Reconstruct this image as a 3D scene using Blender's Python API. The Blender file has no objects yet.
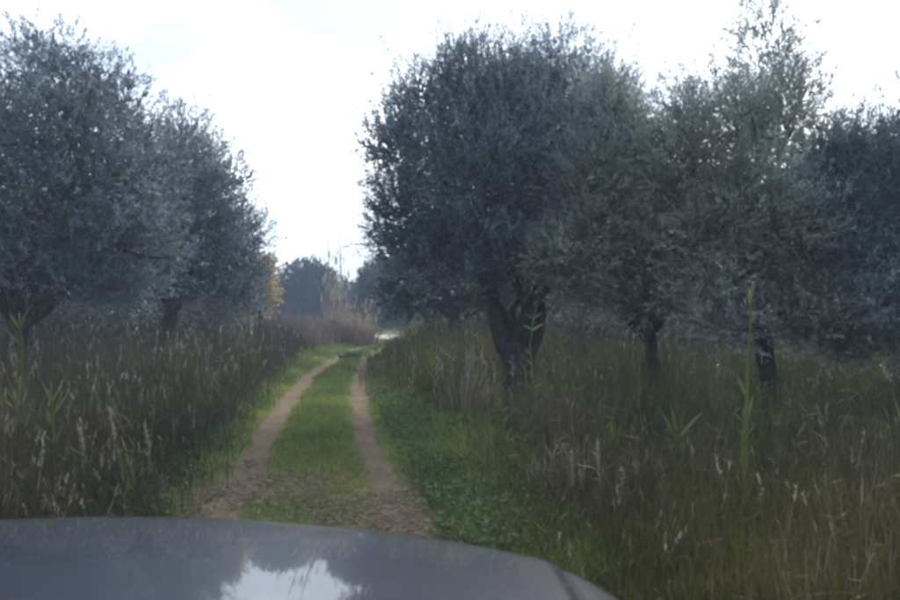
import bpy, bmesh, math
import numpy as np
from mathutils import Vector, Matrix

R = math.radians
sc = bpy.context.scene
col = sc.collection
rng = np.random.default_rng(11)

# ------------------------------------------------------------------ camera
F = 700.0            # focal length in photograph pixels (900 x 600)
H = 1.8              # eye height above the track
HY = 302.0           # horizon row in the photograph
cam_d = bpy.data.cameras.new('camera')
cam_d.sensor_width = 36.0
cam_d.lens = 36.0 * F / 900.0
cam_d.clip_start = 0.05
cam_d.clip_end = 3000
cam_d.shift_y = -0.001
cam_d.dof.use_dof = True
cam_d.dof.focus_distance = 18.0
cam_d.dof.aperture_fstop = 3.2
cam = bpy.data.objects.new('camera', cam_d)
col.objects.link(cam)
cam.location = (0, 0, H)
cam.rotation_euler = (R(90), 0, 0)
sc.camera = cam

# ------------------------------------------------------------------ world, sun, exposure
SUN_EL, SUN_AZ = 38.0, 28.0       # azimuth clockwise from +Y (straight ahead)
w = bpy.data.worlds.new('World')
sc.world = w
w.use_nodes = True
nt = w.node_tree
nt.nodes.clear()
wo = nt.nodes.new('ShaderNodeOutputWorld')
bg = nt.nodes.new('ShaderNodeBackground')
bg.inputs['Strength'].default_value = 0.1
sky = nt.nodes.new('ShaderNodeTexSky')
sky.sky_type = 'NISHITA'
sky.sun_disc = False
sky.sun_elevation = R(SUN_EL)
sky.sun_rotation = R(SUN_AZ)
tc = nt.nodes.new('ShaderNodeTexCoord')
mp = nt.nodes.new('ShaderNodeMapping')
mp.inputs['Scale'].default_value = (1.0, 1.0, 3.0)
nz = nt.nodes.new('ShaderNodeTexNoise')
nz.inputs['Scale'].default_value = 1.7
nz.inputs['Detail'].default_value = 5.0
nz.inputs['Roughness'].default_value = 0.5
cr = nt.nodes.new('ShaderNodeValToRGB')
cr.color_ramp.elements[0].position = 0.50
cr.color_ramp.elements[0].color = (0.32, 0.365, 0.435, 1)
cr.color_ramp.elements[1].position = 0.82
cr.color_ramp.elements[1].color = (1.0, 1.0, 1.0, 1)
sm = nt.nodes.new('ShaderNodeVectorMath'); sm.operation = 'SCALE'
sm.inputs['Scale'].default_value = 9.8
mx = nt.nodes.new('ShaderNodeMix'); mx.data_type = 'RGBA'
mx.inputs['Factor'].default_value = 0.82
L = nt.links.new
L(tc.outputs['Generated'], mp.inputs['Vector'])
L(mp.outputs['Vector'], nz.inputs['Vector'])
L(nz.outputs['Fac'], cr.inputs['Fac'])
L(cr.outputs['Color'], sm.inputs[0])
L(sky.outputs['Color'], mx.inputs['A'])
L(sm.outputs['Vector'], mx.inputs['B'])
L(mx.outputs['Result'], bg.inputs['Color'])
L(bg.outputs['Background'], wo.inputs['Surface'])

sd = bpy.data.lights.new('sun', 'SUN')
sd.energy = 1.4
sd.angle = R(25)
sd.color = (1.0, 0.96, 0.90)
sun = bpy.data.objects.new('sun', sd)
col.objects.link(sun)
sun.location = (0, 0, 40)
sdir = Vector((math.sin(R(SUN_AZ)) * math.cos(R(SUN_EL)), math.cos(R(SUN_AZ)) * math.cos(R(SUN_EL)), math.sin(R(SUN_EL))))
sun.rotation_euler = sdir.to_track_quat('Z', 'Y').to_euler()

sc.view_settings.view_transform = 'Standard'
sc.view_settings.look = 'None'
sc.view_settings.gamma = 1.0
sc.view_settings.exposure = 1.62
sc.render.engine = 'CYCLES'
sc.cycles.use_denoising = True
sc.cycles.max_bounces = 6
sc.cycles.transparent_max_bounces = 4
sc.cycles.volume_bounces = 1
sc.cycles.filter_width = 3.1

# ------------------------------------------------------------------ helpers
def tag(o, label=None, cat=None, group=None, kind=None):
    if label: o['label'] = label
    if cat: o['category'] = cat
    if group: o['group'] = group
    if kind: o['kind'] = kind
    return o

def empty(name, loc, rz=0.0):
    o = bpy.data.objects.new(name, None)
    o.empty_display_size = 0.2
    col.objects.link(o)
    o.location = loc
    o.rotation_euler = (0, 0, rz)
    return o

def gx(px, d):
    return (px - 450.0) / F * d

def gz(py, d):
    return H - (py - HY) / F * d

def gd(py):
    return H * F / (py - HY)

def mesh_np(name, co, loops, starts, mat, parent=None, tone=None, smooth=False, mats=None, midx=None):
    """One mesh object from numpy arrays (polygons given as loop vertex list + start of each)."""
    me = bpy.data.meshes.new(name)
    me.vertices.add(len(co))
    me.vertices.foreach_set('co', np.ascontiguousarray(co, dtype=np.float32).ravel())
    me.loops.add(len(loops))
    me.loops.foreach_set('vertex_index', np.ascontiguousarray(loops, dtype=np.int32))
    me.polygons.add(len(starts))
    me.polygons.foreach_set('loop_start', np.ascontiguousarray(starts, dtype=np.int32))
    me.update(calc_edges=True)
    if smooth:
        me.polygons.foreach_set('use_smooth', np.ones(len(starts), dtype=bool))
    if tone is not None:
        at = me.attributes.new('tone', 'FLOAT', 'POINT')
        at.data.foreach_set('value', np.ascontiguousarray(tone, dtype=np.float32))
    for m in (mats or [mat]):
        me.materials.append(m)
    if midx is not None:
        me.polygons.foreach_set('material_index', np.ascontiguousarray(midx, dtype=np.int32))
    o = bpy.data.objects.new(name, me)
    col.objects.link(o)
    if parent: o.parent = parent
    return o

class Soup:
    """Collects leaf / blade / tube pieces as numpy blocks."""
    def __init__(s):
        s.co, s.lp, s.st, s.tn, s.nv, s.nl = [], [], [], [], 0, 0
    def add(s, co, lp, st, tone):
        s.co.append(co); s.lp.append(lp + s.nv); s.st.append(st + s.nl); s.tn.append(tone)
        s.nv += len(co); s.nl += len(lp)
    def leaves(s, p, d, l, wd, tone, up=None):
        """pointed leaf quads: base p, unit direction d, length l, width wd"""
        n = len(p)
        r = rng.normal(size=(n, 3))
        side = np.cross(d, r); side /= np.linalg.norm(side, axis=1, keepdims=True) + 1e-9
        l = np.broadcast_to(l, n)[:, None]; wd = np.broadcast_to(wd, n)[:, None]
        mid = p + d * l * 0.5
        co = np.stack([p, mid + side * wd * .5, p + d * l, mid - side * wd * .5], 1).reshape(-1, 3)
        s.add(co, np.arange(4 * n), np.arange(n) * 4, np.repeat(np.broadcast_to(tone, n), 4))
    def blades(s, p, ht, wd, lean, curl, tone):
        """grass blades: base p, height, width, lean azimuth vector (n,2) scaled, curl"""
        n = len(p)
        ang = rng.uniform(0, 2 * np.pi, n)
        side = np.stack([np.cos(ang), np.sin(ang), np.zeros(n)], 1)
        ht = np.broadcast_to(ht, n)[:, None]; wd = np.broadcast_to(wd, n)[:, None]
        ln = np.concatenate([lean, np.zeros((n, 1))], 1)
        up = np.array([0, 0, 1.0])
        m = p + up * ht * .55 + ln * ht * .3
        t = p + up * ht * (1 - 0.25 * np.broadcast_to(curl, n)[:, None]) + ln * ht * (.75 + np.broadcast_to(curl, n)[:, None])
        co = np.stack([p - side * wd * .5, p + side * wd * .5, m + side * wd * .42, m - side * wd * .42, t], 1).reshape(-1, 3)
        base = (np.arange(n) * 5)[:, None]
        lp = (base + np.array([0, 1, 2, 3, 3, 2, 4])).ravel()
        st = (np.arange(n)[:, None] * 7 + np.array([0, 4])).ravel()
        s.add(co, lp, st, np.repeat(np.broadcast_to(tone, n), 5))
    def tube(s, pts, rad, sides=8, tone=0.5, gnarl=0.0, caps=True):
        pts = np.asarray(pts, float); n = len(pts)
        rad = np.broadcast_to(rad, n)
        tan = np.gradient(pts, axis=0)
        tan /= np.linalg.norm(tan, axis=1, keepdims=True) + 1e-9
        ref = np.array([0.0, 1.0, 0.03]) if abs(tan[0][1]) < .9 else np.array([1.0, 0, 0])
        a = np.cross(tan, ref); a /= np.linalg.norm(a, axis=1, keepdims=True) + 1e-9
        b = np.cross(tan, a)
        th = np.linspace(0, 2 * np.pi, sides, endpoint=False)
        rr = rad[:, None] * np.ones((1, sides))
        if gnarl:
            ph = rng.uniform(0, 6, 4)
            zz = np.linspace(0, 1, n)[:, None] * 6
            rr = rr * (1 + gnarl * np.sin(3 * th[None] + ph[0] + zz * .8) + gnarl * .7 * np.sin(5 * th[None] + ph[1] - zz * .5)
                       + gnarl * .6 * np.sin(2 * th[None] + zz * 1.7 + ph[2]) + rng.normal(0, gnarl * .3, (n, sides)))
        co = pts[:, None] + rr[..., None] * (np.cos(th)[None, :, None] * a[:, None] + np.sin(th)[None, :, None] * b[:, None])
        co = co.reshape(-1, 3)
        i = np.arange(n - 1)[:, None] * sides; j = np.arange(sides)[None]; k = (j + 1) % sides
        lp = np.stack([i + j, i + k, i + sides + k, i + sides + j], -1).ravel()
        st = np.arange((n - 1) * sides) * 4
        if caps:
            st = np.concatenate([st, [len(lp), len(lp) + sides]])
            lp = np.concatenate([lp, np.arange(sides)[::-1], (n - 1) * sides + np.arange(sides)])
        s.add(co, lp, st, np.full(len(co), tone))
    def build(s, name, mat, parent=None, smooth=False):
        return mesh_np(name, np.concatenate(s.co), np.concatenate(s.lp), np.concatenate(s.st), mat, parent,
                       np.concatenate(s.tn), smooth)

def curve_pts(a, b, n=8, bow=0.0, jit=0.0, up=0.0):
    a, b = np.asarray(a, float), np.asarray(b, float)
    t = np.linspace(0, 1, n)[:, None]
    d = np.linalg.norm(b - a)
    off = rng.normal(size=3) * bow * d + np.array([0, 0, up * d])
    p = a + (b - a) * t + off * (4 * t * (1 - t))
    if jit:
        j = rng.normal(0, jit * d, (n, 3)); j[0] = 0; j[-1] = 0
        p = p + j
    return p

# ------------------------------------------------------------------ materials
def new_mat(name):
    m = bpy.data.materials.new(name); m.use_nodes = True
    n = m.node_tree; n.nodes.clear()
    out = n.nodes.new('ShaderNodeOutputMaterial')
    return m, n, out

def ramp(n, stops):
    r = n.nodes.new('ShaderNodeValToRGB')
    e = r.color_ramp.elements
    while len(e) < len(stops): e.new(0.5)
    for q, (p, c) in zip(e, stops):
        q.position = p; q.color = (*c, 1)
    return r

def leaf_mat(name, stops, rough=0.55, trans=0.25, spec=0.3, clump=0.9, vary=.22):
    """Foliage: colour from the per-leaf tone, gently varied by clump noise."""
    m, n, out = new_mat(name)
    a = n.nodes.new('ShaderNodeAttribute'); a.attribute_name = 'tone'
    r = ramp(n, stops)
    n.links.new(a.outputs['Fac'], r.inputs['Fac'])
    g = n.nodes.new('ShaderNodeTexCoord')
    nz = n.nodes.new('ShaderNodeTexNoise'); nz.inputs['Scale'].default_value = clump; nz.inputs['Detail'].default_value = 2
    n.links.new(g.outputs['Object'], nz.inputs['Vector'])
    mr = n.nodes.new('ShaderNodeMapRange')
    mr.inputs['From Min'].default_value = .3; mr.inputs['From Max'].default_value = .7
    mr.inputs['To Min'].default_value = 1 - vary; mr.inputs['To Max'].default_value = 1 + vary
    n.links.new(nz.outputs['Fac'], mr.inputs['Value'])
    mul = n.nodes.new('ShaderNodeVectorMath'); mul.operation = 'SCALE'
    n.links.new(r.outputs['Color'], mul.inputs[0]); n.links.new(mr.outputs['Result'], mul.inputs['Scale'])
    b = n.nodes.new('ShaderNodeBsdfPrincipled')
    b.inputs['Roughness'].default_value = rough
    b.inputs['Specular IOR Level'].default_value = spec
    n.links.new(mul.outputs['Vector'], b.inputs['Base Color'])
    t = n.nodes.new('ShaderNodeBsdfTranslucent')
    n.links.new(mul.outputs['Vector'], t.inputs['Color'])
    mx = n.nodes.new('ShaderNodeMixShader'); mx.inputs['Fac'].default_value = trans
    n.links.new(b.outputs[0], mx.inputs[1]); n.links.new(t.outputs[0], mx.inputs[2])
    n.links.new(mx.outputs[0], out.inputs['Surface'])
    return m

def bark_mat(name, c0, c1):
    m, n, out = new_mat(name)
    g = n.nodes.new('ShaderNodeTexCoord')
    mp = n.nodes.new('ShaderNodeMapping'); mp.inputs['Scale'].default_value = (9, 9, 2.2)
    nz = n.nodes.new('ShaderNodeTexNoise'); nz.inputs['Scale'].default_value = 2.0; nz.inputs['Detail'].default_value = 8; nz.inputs['Roughness'].default_value = .7
    n.links.new(g.outputs['Object'], mp.inputs['Vector']); n.links.new(mp.outputs['Vector'], nz.inputs['Vector'])
    r = ramp(n, [(.32, c0), (.68, c1)])
    n.links.new(nz.outputs['Fac'], r.inputs['Fac'])
    b = n.nodes.new('ShaderNodeBsdfPrincipled'); b.inputs['Roughness'].default_value = .9; b.inputs['Specular IOR Level'].default_value = .15
    n.links.new(r.outputs['Color'], b.inputs['Base Color'])
    bp = n.nodes.new('ShaderNodeBump'); bp.inputs['Strength'].default_value = .8; bp.inputs['Distance'].default_value = .03
    n.links.new(nz.outputs['Fac'], bp.inputs['Height']); n.links.new(bp.outputs[0], b.inputs['Normal'])
    n.links.new(b.outputs[0], out.inputs['Surface'])
    return m

def ground_mat(name, stops, scale=3.0, fine=40.0):
    m, n, out = new_mat(name)
    g = n.nodes.new('ShaderNodeTexCoord')
    n1 = n.nodes.new('ShaderNodeTexNoise'); n1.inputs['Scale'].default_value = scale; n1.inputs['Detail'].default_value = 6; n1.inputs['Roughness'].default_value = .65
    n2 = n.nodes.new('ShaderNodeTexNoise'); n2.inputs['Scale'].default_value = fine; n2.inputs['Detail'].default_value = 4; n2.inputs['Roughness'].default_value = .7
    n.links.new(g.outputs['Object'], n1.inputs['Vector']); n.links.new(g.outputs['Object'], n2.inputs['Vector'])
    ad = n.nodes.new('ShaderNodeMath'); ad.operation = 'ADD'
    h1 = n.nodes.new('ShaderNodeMath'); h1.operation = 'MULTIPLY'; h1.inputs[1].default_value = .6
    h2 = n.nodes.new('ShaderNodeMath'); h2.operation = 'MULTIPLY'; h2.inputs[1].default_value = .4
    n.links.new(n1.outputs['Fac'], h1.inputs[0]); n.links.new(n2.outputs['Fac'], h2.inputs[0])
    n.links.new(h1.outputs[0], ad.inputs[0]); n.links.new(h2.outputs[0], ad.inputs[1])
    r = ramp(n, stops); n.links.new(ad.outputs[0], r.inputs['Fac'])
    b = n.nodes.new('ShaderNodeBsdfPrincipled'); b.inputs['Roughness'].default_value = .95; b.inputs['Specular IOR Level'].default_value = .1
    n.links.new(r.outputs['Color'], b.inputs['Base Color'])
    bp = n.nodes.new('ShaderNodeBump'); bp.inputs['Strength'].default_value = .6; bp.inputs['Distance'].default_value = .03
    n.links.new(ad.outputs[0], bp.inputs['Height']); n.links.new(bp.outputs[0], b.inputs['Normal'])
    n.links.new(b.outputs[0], out.inputs['Surface'])
    return m

def plain(name, c, rough=.5, metal=0.0, coat=0.0, spec=.5):
    m, n, out = new_mat(name)
    b = n.nodes.new('ShaderNodeBsdfPrincipled')
    g = n.nodes.new('ShaderNodeTexCoord')
    nz = n.nodes.new('ShaderNodeTexNoise'); nz.inputs['Scale'].default_value = 6; nz.inputs['Detail'].default_value = 5
    n.links.new(g.outputs['Object'], nz.inputs['Vector'])
    r = ramp(n, [(.3, tuple(x * .85 for x in c)), (.7, tuple(min(1, x * 1.1) for x in c))])
    n.links.new(nz.outputs['Fac'], r.inputs['Fac']); n.links.new(r.outputs['Color'], b.inputs['Base Color'])
    b.inputs['Roughness'].default_value = rough; b.inputs['Metallic'].default_value = metal
    b.inputs['Coat Weight'].default_value = coat; b.inputs['Coat Roughness'].default_value = .03
    b.inputs['Specular IOR Level'].default_value = spec
    n.links.new(b.outputs[0], out.inputs['Surface'])
    return m

M = {}
M['olive'] = leaf_mat('olive_leaf', [(0, (.05, .066, .078)), (.55, (.17, .215, .245)), (.85, (.33, .39, .44)), (1, (.42, .48, .53))], rough=.42, spec=.5, trans=.38, clump=1.6, vary=.34)  # silvery leaf colour, blued and brightened in place of windscreen glare
M['olive_pale'] = leaf_mat('olive_leaf_pale', [(0, (.13, .155, .14)), (.55, (.32, .36, .34)), (.85, (.46, .50, .485)), (1, (.54, .58, .57))], rough=.42, spec=.5, trans=.38, clump=1.6, vary=.34)
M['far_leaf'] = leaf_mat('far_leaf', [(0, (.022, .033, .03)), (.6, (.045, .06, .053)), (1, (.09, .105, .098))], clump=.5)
M['autumn'] = leaf_mat('autumn_leaf', [(0, (.34, .27, .12)), (.6, (.54, .44, .22)), (1, (.62, .54, .34))])
M['tall'] = leaf_mat('weed_grass', [(0, (.042, .056, .014)), (.35, (.095, .108, .022)), (.52, (.125, .118, .028)), (.72, (.09, .066, .037)), (.9, (.128, .088, .054)), (1, (.28, .22, .15))], clump=.7)
M['brown'] = leaf_mat('brown_weed', [(0, (.085, .062, .056)), (.5, (.185, .138, .125)), (1, (.32, .25, .22))], clump=.6)
M['lawn'] = leaf_mat('short_grass', [(0, (.115, .17, .045)), (.45, (.20, .275, .07)), (.75, (.29, .325, .085)), (1, (.43, .35, .12))], clump=.8)
M['clover'] = leaf_mat('ground_leaf', [(0, (.065, .10, .045)), (.6, (.12, .17, .07)), (1, (.19, .24, .10))], clump=2, spec=.08)
M['litter'] = leaf_mat('dead_leaf', [(0, (.11, .08, .055)), (.6, (.22, .162, .115)), (1, (.40, .32, .24))], trans=.05, clump=2)
M['straw'] = leaf_mat('straw', [(0, (.22, .17, .10)), (.6, (.42, .34, .23)), (1, (.60, .52, .40))], trans=.3)
M['plume'] = leaf_mat('seed_plume', [(0, (.26, .22, .18)), (.6, (.46, .41, .35)), (1, (.62, .57, .50))], trans=.35)
M['cane'] = leaf_mat('green_cane', [(0, (.10, .14, .035)), (.5, (.19, .25, .06)), (1, (.34, .36, .11))], trans=.35)
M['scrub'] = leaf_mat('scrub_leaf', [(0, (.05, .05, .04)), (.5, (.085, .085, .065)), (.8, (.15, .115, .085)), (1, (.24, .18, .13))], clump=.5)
M['stem'] = leaf_mat('stem_mix', [(0, (.07, .11, .03)), (.45, (.15, .18, .05)), (.7, (.22, .19, .09)), (1, (.34, .27, .18))])
M['tall_left'] = leaf_mat('weed_grass_grey', [(0, (.036, .044, .020)), (.4, (.074, .076, .034)), (.6, (.09, .072, .038)), (.8, (.10, .068, .044)), (1, (.25, .20, .145))], clump=.7)
M['rust'] = leaf_mat('rust_grass', [(0, (.105, .075, .058)), (.6, (.20, .14, .105)), (1, (.33, .25, .195))])
M['bark'] = bark_mat('olive_bark', (.022, .020, .019), (.085, .076, .068))
M['ground'] = ground_mat('field_ground', [(.3, (.065, .07, .028)), (.5, (.12, .128, .048)), (.7, (.17, .15, .075))], .8, 25)
M['dirt'] = ground_mat('track_dirt', [(.3, (.108, .080, .050)), (.5, (.178, .132, .082)), (.7, (.255, .198, .13))], 2.5, 60)
M['road'] = ground_mat('pale_road', [(.3, (.40, .38, .36)), (.7, (.55, .52, .49))], 1.0, 20)

# ------------------------------------------------------------------ the track: rut centre lines from pixels on the flat ground
def line(pts):
    d = np.array([gd(y) for x, y in pts]); X = np.array([gx(x, dd) for (x, y), dd in zip(pts, d)])
    s0 = (X[2] - X[0]) / (d[2] - d[0])
    d = np.concatenate([[-4.0], d]); X = np.concatenate([[X[0] + s0 * (-4.0 - d[1])], X])
    return d, X
LD, LX = line([(213, 520), (243, 480), (265, 440), (286, 405), (309, 378), (333, 363), (352, 353), (376, 346)])
RD, RX = line([(400, 528), (382, 480), (367, 440), (359, 405), (359, 380), (364, 364), (376, 354), (396, 346)])
rutL = lambda d: np.interp(d, LD, LX)
rutR = lambda d: np.interp(d, RD, RX)
def edge(pts):
    d = np.array([gd(y) for x, y in pts]); X = np.array([gx(x, dd) for (x, y), dd in zip(pts, d)])
    return lambda q: np.interp(q, d, X)
edgeL = edge([(140, 520), (172, 480), (208, 440), (243, 405), (276, 374), (296, 362), (318, 352), (372, 343)])
edgeR = edge([(520, 540), (500, 500), (470, 450), (412, 410), (376, 385), (377, 362), (392, 352), (402, 346)])

def bump(x, y):
    return .035 * np.sin(x * .9 + 1) * np.cos(y * .7) + .02 * np.sin(x * 2.3 + y * 1.7)
def soft(x, y):
    """how far outside the track a point is (0 on it, 1 well off)"""
    dl = rutL(y) - .4 - x; dr = x - rutR(y) - .4
    return np.clip(np.maximum(dl, dr) / 1.2, 0, 1)
def gh(x, y):
    x = np.asarray(x, float); y = np.asarray(y, float)
    near = np.clip((45 - np.abs(y)) / 15, 0, 1)
    z = soft(x, y) * (bump(x, y) + .05) * near
    for rr in (rutL, rutR):
        z = z - .05 * np.exp(-((x - rr(y)) / .24) ** 2) * np.clip((30 - y) / 4, 0, 1)
    return z * np.clip((29 - y) / 3, 0, 1)

# ground: one sheet, fine near the track, out to the horizon
gxs = np.unique(np.concatenate([np.linspace(-500, -40, 14), np.linspace(-40, -8, 60), np.linspace(-8, 6, 180), np.linspace(6, 40, 60), np.linspace(40, 500, 14)]))
gys = np.unique(np.concatenate([np.linspace(-60, -6, 14), np.linspace(-6, 36, 240), np.linspace(36, 120, 30), np.linspace(120, 600, 10)]))
XX, YY = np.meshgrid(gxs, gys)
co = np.stack([XX, YY, gh(XX, YY)], -1).reshape(-1, 3)
nx, ny = len(gxs), len(gys)
i, j = np.meshgrid(np.arange(nx - 1), np.arange(ny - 1))
v = (j * nx + i).ravel()
lp = np.stack([v, v + 1, v + nx + 1, v + nx], 1).ravel()
tag(mesh_np('ground', co, lp, np.arange(len(v)) * 4, M['ground'], smooth=True), kind='structure')

def rut(name, fn, d0, d1, half):
    ds = np.arange(d0, d1, .09)
    n = len(ds); k = 7
    wl = half * (1 + .28 * np.sin(ds * 2.1) * np.sin(ds * .7 + 1) + rng.normal(0, .14, n))
    wr = half * (1 + .28 * np.sin(ds * 1.7 + 2) * np.sin(ds * .9) + rng.normal(0, .14, n))
    u = np.linspace(-1, 1, k)[None]
    off = np.where(u < 0, u * wl[:, None], u * wr[:, None])
    x = fn(ds)[:, None] + off
    y = ds[:, None] + 0 * x
    z = gh(x, y) + .012 - .010 * np.abs(u) + rng.normal(0, .002, x.shape)
    co = np.stack([x, y, z], -1).reshape(-1, 3)
    i, j = np.meshgrid(np.arange(k - 1), np.arange(n - 1)); v = (j * k + i).ravel()
    lp = np.stack([v, v + 1, v + k + 1, v + k], 1).ravel()
    return tag(mesh_np(name, co, lp, np.arange(len(v)) * 4, M['dirt'], smooth=True), kind='structure')
rut('dirt_wheel_rut_left', rutL, -3, 27.5, .17)
rut('dirt_wheel_rut_right', rutR, -3, 27.5, .14)

def slab(name, x0, x1, y0, y1, z, mat):
    xs = np.linspace(x0, x1, 60); ys = np.array([0, .33, .66, 1.0])
    X, T = np.meshgrid(xs, ys)
    Y = y0 + (y1 - y0) * T + .25 * np.sin(X * .31)
    co = np.stack([X, Y, z + 0 * X], -1).reshape(-1, 3)
    i, j = np.meshgrid(np.arange(59), np.arange(3)); v = (j * 60 + i).ravel()
    return tag(mesh_np(name, co, np.stack([v, v + 1, v + 61, v + 60], 1).ravel(), np.arange(len(v)) * 4, mat), kind='structure')
slab('pale_road', -60, 60, 31.6, 35.2, .02, M['road'])

# ------------------------------------------------------------------ olive trees
def sprigs(sp, pts, outw, n_leaf, length, leaf_l, leaf_w, tone, upb=.75):
    """twigs carrying leaves; pts (n,3) twig bases, outw (n,3) outward directions"""
    n = len(pts)
    d = outw * .75 + rng.normal(0, .45, (n, 3)) + np.array([0, 0, upb])
    d /= np.linalg.norm(d, axis=1, keepdims=True)
    ln = length * rng.uniform(.6, 1.35, n)
    t = rng.uniform(0.02, 1, (n, n_leaf))
    p = pts[:, None] + d[:, None] * (ln[:, None] * t)[..., None] + rng.normal(0, .012, (n, n_leaf, 3))
    p[..., 2] -= (.10 * ln[:, None] * t ** 2)
    ld = d[:, None] * 1.0 + rng.normal(0, .45, (n, n_leaf, 3))
    ld /= np.linalg.norm(ld, axis=-1, keepdims=True)
    tn = np.clip(tone[:, None] + rng.normal(0, .16, (n, n_leaf)), 0, 1)
    m = n * n_leaf
    sp.leaves(p.reshape(m, 3), ld.reshape(m, 3), leaf_l * rng.uniform(.7, 1.25, m), leaf_w * rng.uniform(.75, 1.2, m), tn.ravel())

def lobe_points(lobes, n, shell=.5):
    """points in a union of ellipsoids, denser towards the outside; returns pts, outward dir, depth 0 centre..1 rim"""
    lob = np.array(lobes, float)
    vol = (lob[:, 3] * lob[:, 4] * lob[:, 5]) ** .75 * (lob[:, 6] if lob.shape[1] > 6 else 1.0)
    k = rng.choice(len(lob), n, p=vol / vol.sum())
    u = rng.normal(size=(n, 3)); u /= np.linalg.norm(u, axis=1, keepdims=True)
    r = rng.uniform(0, 1, n) ** shell
    # lumpy rim
    ph = k * 1.7
    r = r * (1 + .10 * np.sin(5 * u[:, 0] + ph) * np.sin(4 * u[:, 2] + 2 * ph) + .07 * np.sin(9 * u[:, 1] + ph) * np.sin(8 * u[:, 2]))
    p = lob[k, :3] + u * r[:, None] * lob[k, 3:6]
    return p, u, r

def px_lobes(lobes, d, off=(0, 0)):
    out = []
    for q in lobes:
        x, y, rx, ry = q[:4]; dy = q[4] if len(q) > 4 else 0.0
        rz, rX = ry / F * d, rx / F * d
        out.append((gx(x, d) - off[0], dy, gz(y, d), rX, min(1.15 * (rX + rz) / 2, 2.4), rz, q[5] if len(q) > 5 else 1.0))
    return out

def olive(name, label, base_px, d, lobes, n_twig, mat='olive', trunk_r=.22, fork=(1.1, 1.7), lean=(0, 0), n_leaf=25,
          leaf=(.078, .018), tw=.42, limbs=None, group='olive trees along the track', extra=None, thick=8):
    bx = gx(base_px, d)
    root = tag(empty(name, (bx, d, float(gh(bx, d)) - .03)), label, 'tree', group)
    lob = px_lobes(lobes, d, (bx, 0))
    # trunk: leaning, flaring, gnarled, splitting at the fork
    fz = rng.uniform(*fork)
    top = np.array([lean[0], lean[1], fz])
    tp = curve_pts((0, 0, -.15), top, 12, .03, .008)
    rad = trunk_r * np.interp(np.linspace(0, 1, 12), [0, .12, .35, 1], [1.55, 1.15, .95, .78])
    s = Soup(); s.tube(tp, rad, 16, .5, .13)
    tr = s.build('trunk', M['bark'], root, True)
    ends = []
    order = sorted(range(len(lob)), key=lambda q: -lob[q][3] * lob[q][5])[:8]
    for q in order:
        c = np.array(lob[q][:3]) + np.array([0, 0, lob[q][5] * .35])
        st = top + rng.normal(0, trunk_r * .3, 3) * np.array([1, 1, .3]) - np.array([0, 0, .12])
        pts = curve_pts(st, c, 10, .07, .018, up=.02)
        r0 = trunk_r * rng.uniform(.32, .5)
        s = Soup(); s.tube(pts, np.linspace(r0, .018, 10), thick, .5, .08)
        # side branches
        for b in range(5):
            a = pts[rng.integers(3, 9)]
            u = rng.normal(size=3); u[2] = abs(u[2]) * .8; u /= np.linalg.norm(u)
            e = np.array(lob[q][:3]) + u * np.array(lob[q][3:6]) * .85
            s.tube(curve_pts(a, e, 6, .08, .02), np.linspace(.032, .008, 6), 5, .5)
        s.build('limb', M['bark'], root, True)
    for e in (extra or []):
        a = np.array([gx(e[0], d + e[5]) - bx, e[5], gz(e[1], d + e[5])]); b = np.array([gx(e[2], d + e[5]) - bx, e[5], gz(e[3], d + e[5])])
        s = Soup(); s.tube(curve_pts(a, b, 8, .03, .012), np.linspace(e[4], e[4] * .4, 8), 7, .5)
        s.build('limb', M['bark'], root, True)
    # crown
    sp = Soup()
    p, u, r = lobe_points(lob, int(n_twig * 1.1), .42)
    keep = p[:, 2] > .55
    p, u, r = p[keep], u[keep], r[keep]
    base_t = .46 + .30 * np.sin(p[:, 0] * 2.1 + d) * np.sin(p[:, 2] * 1.9 + 1) * np.sin(p[:, 1] * 2.3) + rng.normal(0, .10, len(p))
    sprigs(sp, p, u, n_leaf, tw, leaf[0], leaf[1], base_t)
    # inner foliage: oversized, darker leaves put deep in the crown to block light
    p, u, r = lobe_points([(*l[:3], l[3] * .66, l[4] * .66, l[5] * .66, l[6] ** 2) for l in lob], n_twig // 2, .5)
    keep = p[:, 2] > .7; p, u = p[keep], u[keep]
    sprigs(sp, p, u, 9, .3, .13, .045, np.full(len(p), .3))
    # long upright shoots on the top of the crown
    top_l = [l for l in lob if l[2] + l[5] > max(q[2] + q[5] for q in lob) - 1.9]
    p, u, r = lobe_points(top_l, 300, .12)
    keep = (u[:, 2] > .15); p, u = p[keep], u[keep]
    sprigs(sp, p, u * .5, 26, .8, leaf[0], leaf[1], np.full(len(p), .5), upb=1.3)
    sp.build('crown', M[mat], root)
    return root

A = olive('olive_tree', 'big olive tree at the left edge with tall ragged crown cut by the frame', 6, 12.5,
      [(52, 85, 48, 52), (100, 120, 55, 55), (10, 150, 90, 85), (-60, 170, 90, 100), (75, 190, 95, 75), (135, 185, 45, 70), (40, 245, 120, 50), (-70, 255, 90, 50), (130, 255, 60, 45), (75, 290, 60, 28), (125, 295, 45, 26), (-20, 300, 30, 20)], 5200,
      extra=[(30, 330, 36, 250, .05, -.3), (10, 400, 33, 262, .09, .2)], lean=(.15, .1))
B = olive('olive_tree', 'rounded olive tree left of the track with crown sloping down to the right', 167, 17.5,
      [(185, 165, 38, 50), (165, 200, 60, 60), (215, 195, 32, 42), (230, 245, 40, 40), (185, 245, 75, 55), (243, 280, 24, 28), (140, 270, 60, 40), (205, 292, 48, 26), (110, 240, 60, 60), (235, 308, 26, 16), (120, 300, 40, 24)], 4600,
      trunk_r=.19, lean=(.1, 0), leaf=(.09, .021))
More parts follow.
